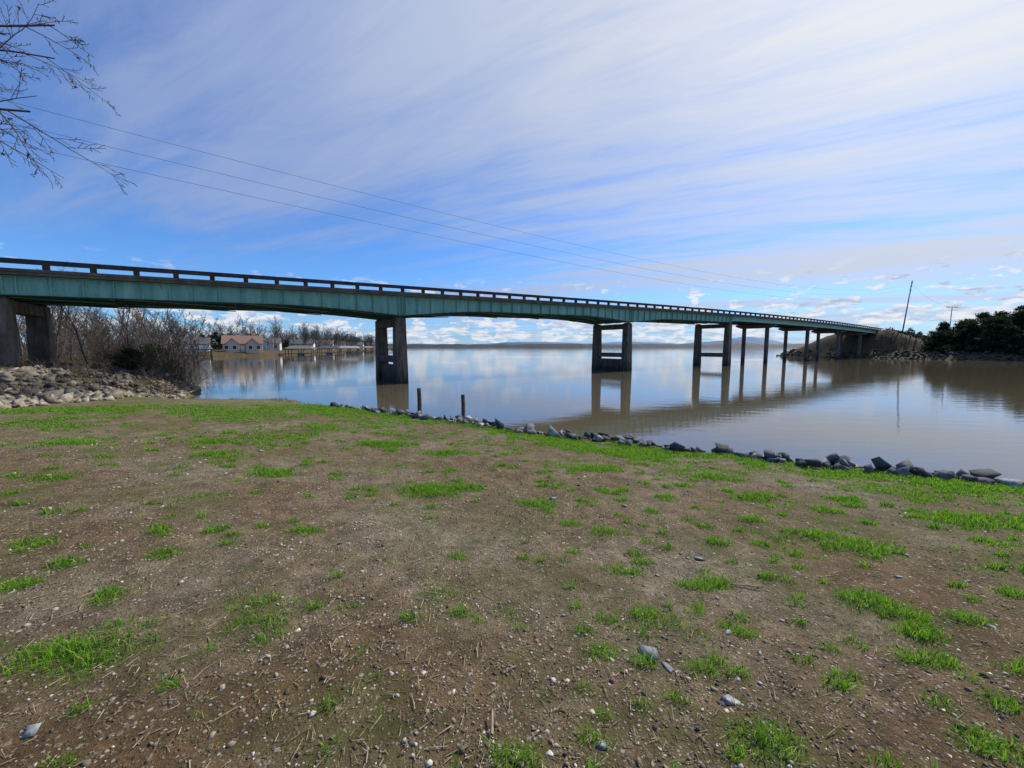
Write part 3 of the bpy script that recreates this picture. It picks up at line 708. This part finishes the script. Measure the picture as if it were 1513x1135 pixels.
for i,(dz0,dz1) in enumerate(((0,0),(-.95,-1.4),(-1.85,-2.8))):
    c=bpy.data.curves.new('wire','CURVE');c.dimensions='3D';c.bevel_depth=.009
    spn=c.splines.new('POLY');K=90;spn.points.add(K)
    for k in range(K+1):
        q=k/K;s=-.06+1.06*q
        X_=-26+177*s;Y_=17.5+132.5*s
        z0=CAMZ+11.5+dz0;z1=28.0-.7+dz1-0.0
        zq=z0+(z1-z0)*s-4*(5.3)*s*(1-s)
        spn.points[k].co=(X_,Y_,zq,1)
    o=bpy.data.objects.new('wire_%d'%i,c);c.materials.append(wirem);link(o,wp)
x_,y_=148,134;g_=float(height(np.array([x_]),np.array([y_]))[0])
p=empty('street_lamp',(x_,y_,g_));mb=MB();tt=CAMZ+13.3-g_
mb.cyl((0,0,-.5),(.2,0,tt),.16,.09);mb.box((.2,0,tt),(1.5,.07,.06),.1)
for dx in(-1.5,1.5): mb.box((.2+dx,0,tt-.05),(.42,.18,.09),.1)
mb.obj('lamp_pole',metal,p)
c=bpy.data.curves.new('w','CURVE');c.dimensions='3D';c.bevel_depth=.02;spn=c.splines.new('POLY');spn.points.add(20)
for k in range(21):
    q=k/20;spn.points[k].co=(150+(148-150)*q,150+(134-150)*q,27+(tt+g_-27)*q-4*1.5*q*(1-q),1)
o=bpy.data.objects.new('service_wire',c);c.materials.append(wirem);link(o,wp)
# ------------------------------------------------------------ old posts in water
for (a,b,zt,r) in((-4.75,19.9,1.5,.11),(-2.4,19.0,1.28,.10)):
    p=empty('wooden_post',(a,b,0));mb=MB();mb.cyl((0,0,-1.5),(.02,0,zt*.6),r,r*.97,10);mb.cyl((.02,0,zt*.6),(.0,.01,zt),r*.97,r*.9,10);mb.obj('post',wood,p)
# ------------------------------------------------------------ houses
glass,_,_,_,B=newmat('window_glass');B.inputs['Base Color'].default_value=(.03,.04,.05,1);B.inputs['Roughness'].default_value=.1
white=simple('white_trim',(.6,.6,.58),(.75,.74,.72),2,bs=0)
def house(name,x,y,w_,d,h,rh,wc,rc,rz_,gables=0,win=4,storeys=1):
    z=max(float(height(np.array([x]),np.array([y]))[0]),.6);e=empty(name,(x,y,z),rz_)
    wm=simple(name+'_wall',tuple(c*.85 for c in wc),wc,2,bs=0);rm=simple(name+'_roof',tuple(c*.75 for c in rc),rc,3,bs=0)
    mb=MB();mb.box((0,0,h/2-.5),(w_/2,d/2,h/2+.5));mb.poly([(-w_/2,-d/2,h),(-w_/2,d/2,h),(-w_/2,0,h+rh-.1),(w_/2,-d/2,h),(w_/2,d/2,h),(w_/2,0,h+rh-.1)],[(0,1,2),(3,4,5)])
    for g in range(gables):
        gx=-w_/2+(g+.5)*w_/gables;gw=w_/gables*.33
        mb.box((gx,-d/2-.8,h/2-.5),(gw,.8,h/2+.5))
        mb.poly([(gx-gw,-d/2-1.6,h),(gx+gw,-d/2-1.6,h),(gx,-d/2-1.6,h+rh*.7-.12)],[(0,1,2)])
    mb.obj('walls',wm,e)
    mb=MB();o=.45
    a=[(-w_/2-o,-d/2-o,h-.15),(w_/2+o,-d/2-o,h-.15),(w_/2+o,0,h+rh),(-w_/2-o,0,h+rh),(w_/2+o,d/2+o,h-.15),(-w_/2-o,d/2+o,h-.15)]
    mb.poly(a+[(p[0],p[1],p[2]+.18) for p in a],[(0,1,2,3),(3,2,4,5),(6,7,8,9),(9,8,10,11),(0,1,7,6),(5,4,10,11),(1,2,8,7),(0,3,9,6),(2,4,10,8),(3,5,11,9)])
    for g in range(gables):
        gx=-w_/2+(g+.5)*w_/gables;gw=w_/gables*.33+.3
        a=[(gx-gw,-d/2-2,h-.15),(gx,-d/2-2,h+rh*.7),(gx,-.2,h+rh*.7),(gx-gw,-.2,h-.15),(gx+gw,-d/2-2,h-.15),(gx+gw,-.2,h-.15)]
        mb.poly(a,[(0,1,2,3),(1,4,5,2)])
    mb.obj('roof',rm,e)
    mw=MB();mt=MB()
    for st in range(storeys):
        for i in range(win):
            wx=-w_/2+(i+.5)*w_/win;yy=-d/2-.03
            if gables and abs(((wx+w_/2)/(w_/gables))%1-.5)<.33: yy=-d/2-1.63
            if i==win//2 and st==0: mt.box((wx,yy,1.05),(.5,.04,1.05));continue
            zc=1.6+st*2.8;mt.box((wx,yy,zc),(.72,.03,.82));mw.box((wx,yy-.035,zc),(.58,.02,.68))
    mw.obj('windows',glass,e);mt.obj('trim_and_door',white,e)
    mb=MB();mb.box((w_*.22,.6,h+rh*.7),(.45,.45,rh*.55));mb.obj('chimney',simple(name+'_brick',(.2,.08,.05),(.3,.13,.09),3,bs=0),e)
house('gray_house',-127,136,12,8,3.0,2.4,(.5,.53,.56),(.10,.12,.16),math.radians(40),1,4)
house('cottage',-119,147,10,8,2.8,2.4,(.6,.58,.54),(.12,.11,.11),math.radians(35),0,4)
house('tan_gabled_house',-109,160,13,9,3.0,3.2,(.52,.44,.37),(.25,.16,.12),math.radians(32),2,5)
house('lake_house',-116,185,13,9,3,2.6,(.55,.55,.52),(.14,.13,.12),math.radians(25),1,4)
house('white_house',-118,222,12,8,3,2.4,(.68,.68,.66),(.12,.12,.12),math.radians(20),0,4)
house('lake_house',-127,265,13,9,3,2.6,(.5,.46,.42),(.16,.12,.1),math.radians(20),1,4)
house('lake_house',-138,310,13,9,3,2.6,(.6,.58,.52),(.13,.13,.14),math.radians(20),1,4)
house('white_house',-145,365,14,9,3.2,2.6,(.66,.66,.64),(.14,.14,.15),math.radians(15),0,4)
house('lake_house',-154,430,14,9,3.2,2.6,(.55,.5,.45),(.16,.13,.12),math.radians(15),1,4)
def boathouse(x,y,w_,d,rz_,rc):
    e=empty('boathouse',(x,y,0),rz_);rm=simple('boathouse_roof',tuple(c*.8 for c in rc),rc,3,bs=0)
    mb=MB();mb.box((0,0,.62),(w_/2+.6,d/2+.6,.09))
    mb.box((-w_/2-6,0,.64),(5.2,.8,.07));mb.obj('dock_deck',wood,e)
    mb=MB()
    for sx in(-1,0,1):
        for sy in(-1,0,1): mb.box((sx*w_/2,sy*d/2,.9),(.1,.1,1.9))
    mb.box((0,-d/2,2.7),(w_/2,.05,.14));mb.box((0,d/2,2.7),(w_/2,.05,.14));mb.obj('posts',wood,e)
    mb=MB();o=.6
    a=[(-w_/2-o,-d/2-o,2.8),(w_/2+o,-d/2-o,2.8),(w_/2-1,0,4.1),(-w_/2+1,0,4.1),(w_/2+o,d/2+o,2.8),(-w_/2-o,d/2+o,2.8)]
    mb.poly(a,[(0,1,2,3),(3,2,4,5),(1,4,2),(0,3,5),(0,5,4,1)]);mb.obj('roof',rm,e)
    mb=MB();mb.poly([(-1,-3,.75),(1,-3,.75),(1.1,1.5,.8),(0,3.2,1.1),(-1.1,1.5,.8),(-.7,-3,.0),(.7,-3,.0),(.7,1.5,.0),(0,2.4,.1),(-.7,1.5,.0)],[(0,1,2,3,4),(0,5,6,1),(1,6,7,2),(2,7,8,3),(3,8,9,4),(4,9,5,0)])
    mb.box((0,0,1.1),(.5,.5,.35));mb.obj('moored_boat',white,e)
for q in((-108,134,9,7,.6,(.10,.12,.16)),(-117,126,8,6,.6,(.05,.07,.12)),(-91,170,10,7,.2,(.16,.15,.14)),(-88,190,9,7,.2,(.08,.08,.09)),(-92,222,10,7,.2,(.3,.3,.3)),(-100,255,9,7,.3,(.1,.1,.1)),(-108,290,9,7,.3,(.25,.22,.2)),(-117,330,10,7,.2,(.12,.12,.13)),(-125,380,10,8,.2,(.3,.28,.27)),(-134,440,11,8,.2,(.1,.1,.11))): boathouse(*q)
sc.view_settings.view_transform='Standard'
try: sc.view_settings.look='None'
except: pass
sc.view_settings.exposure=0
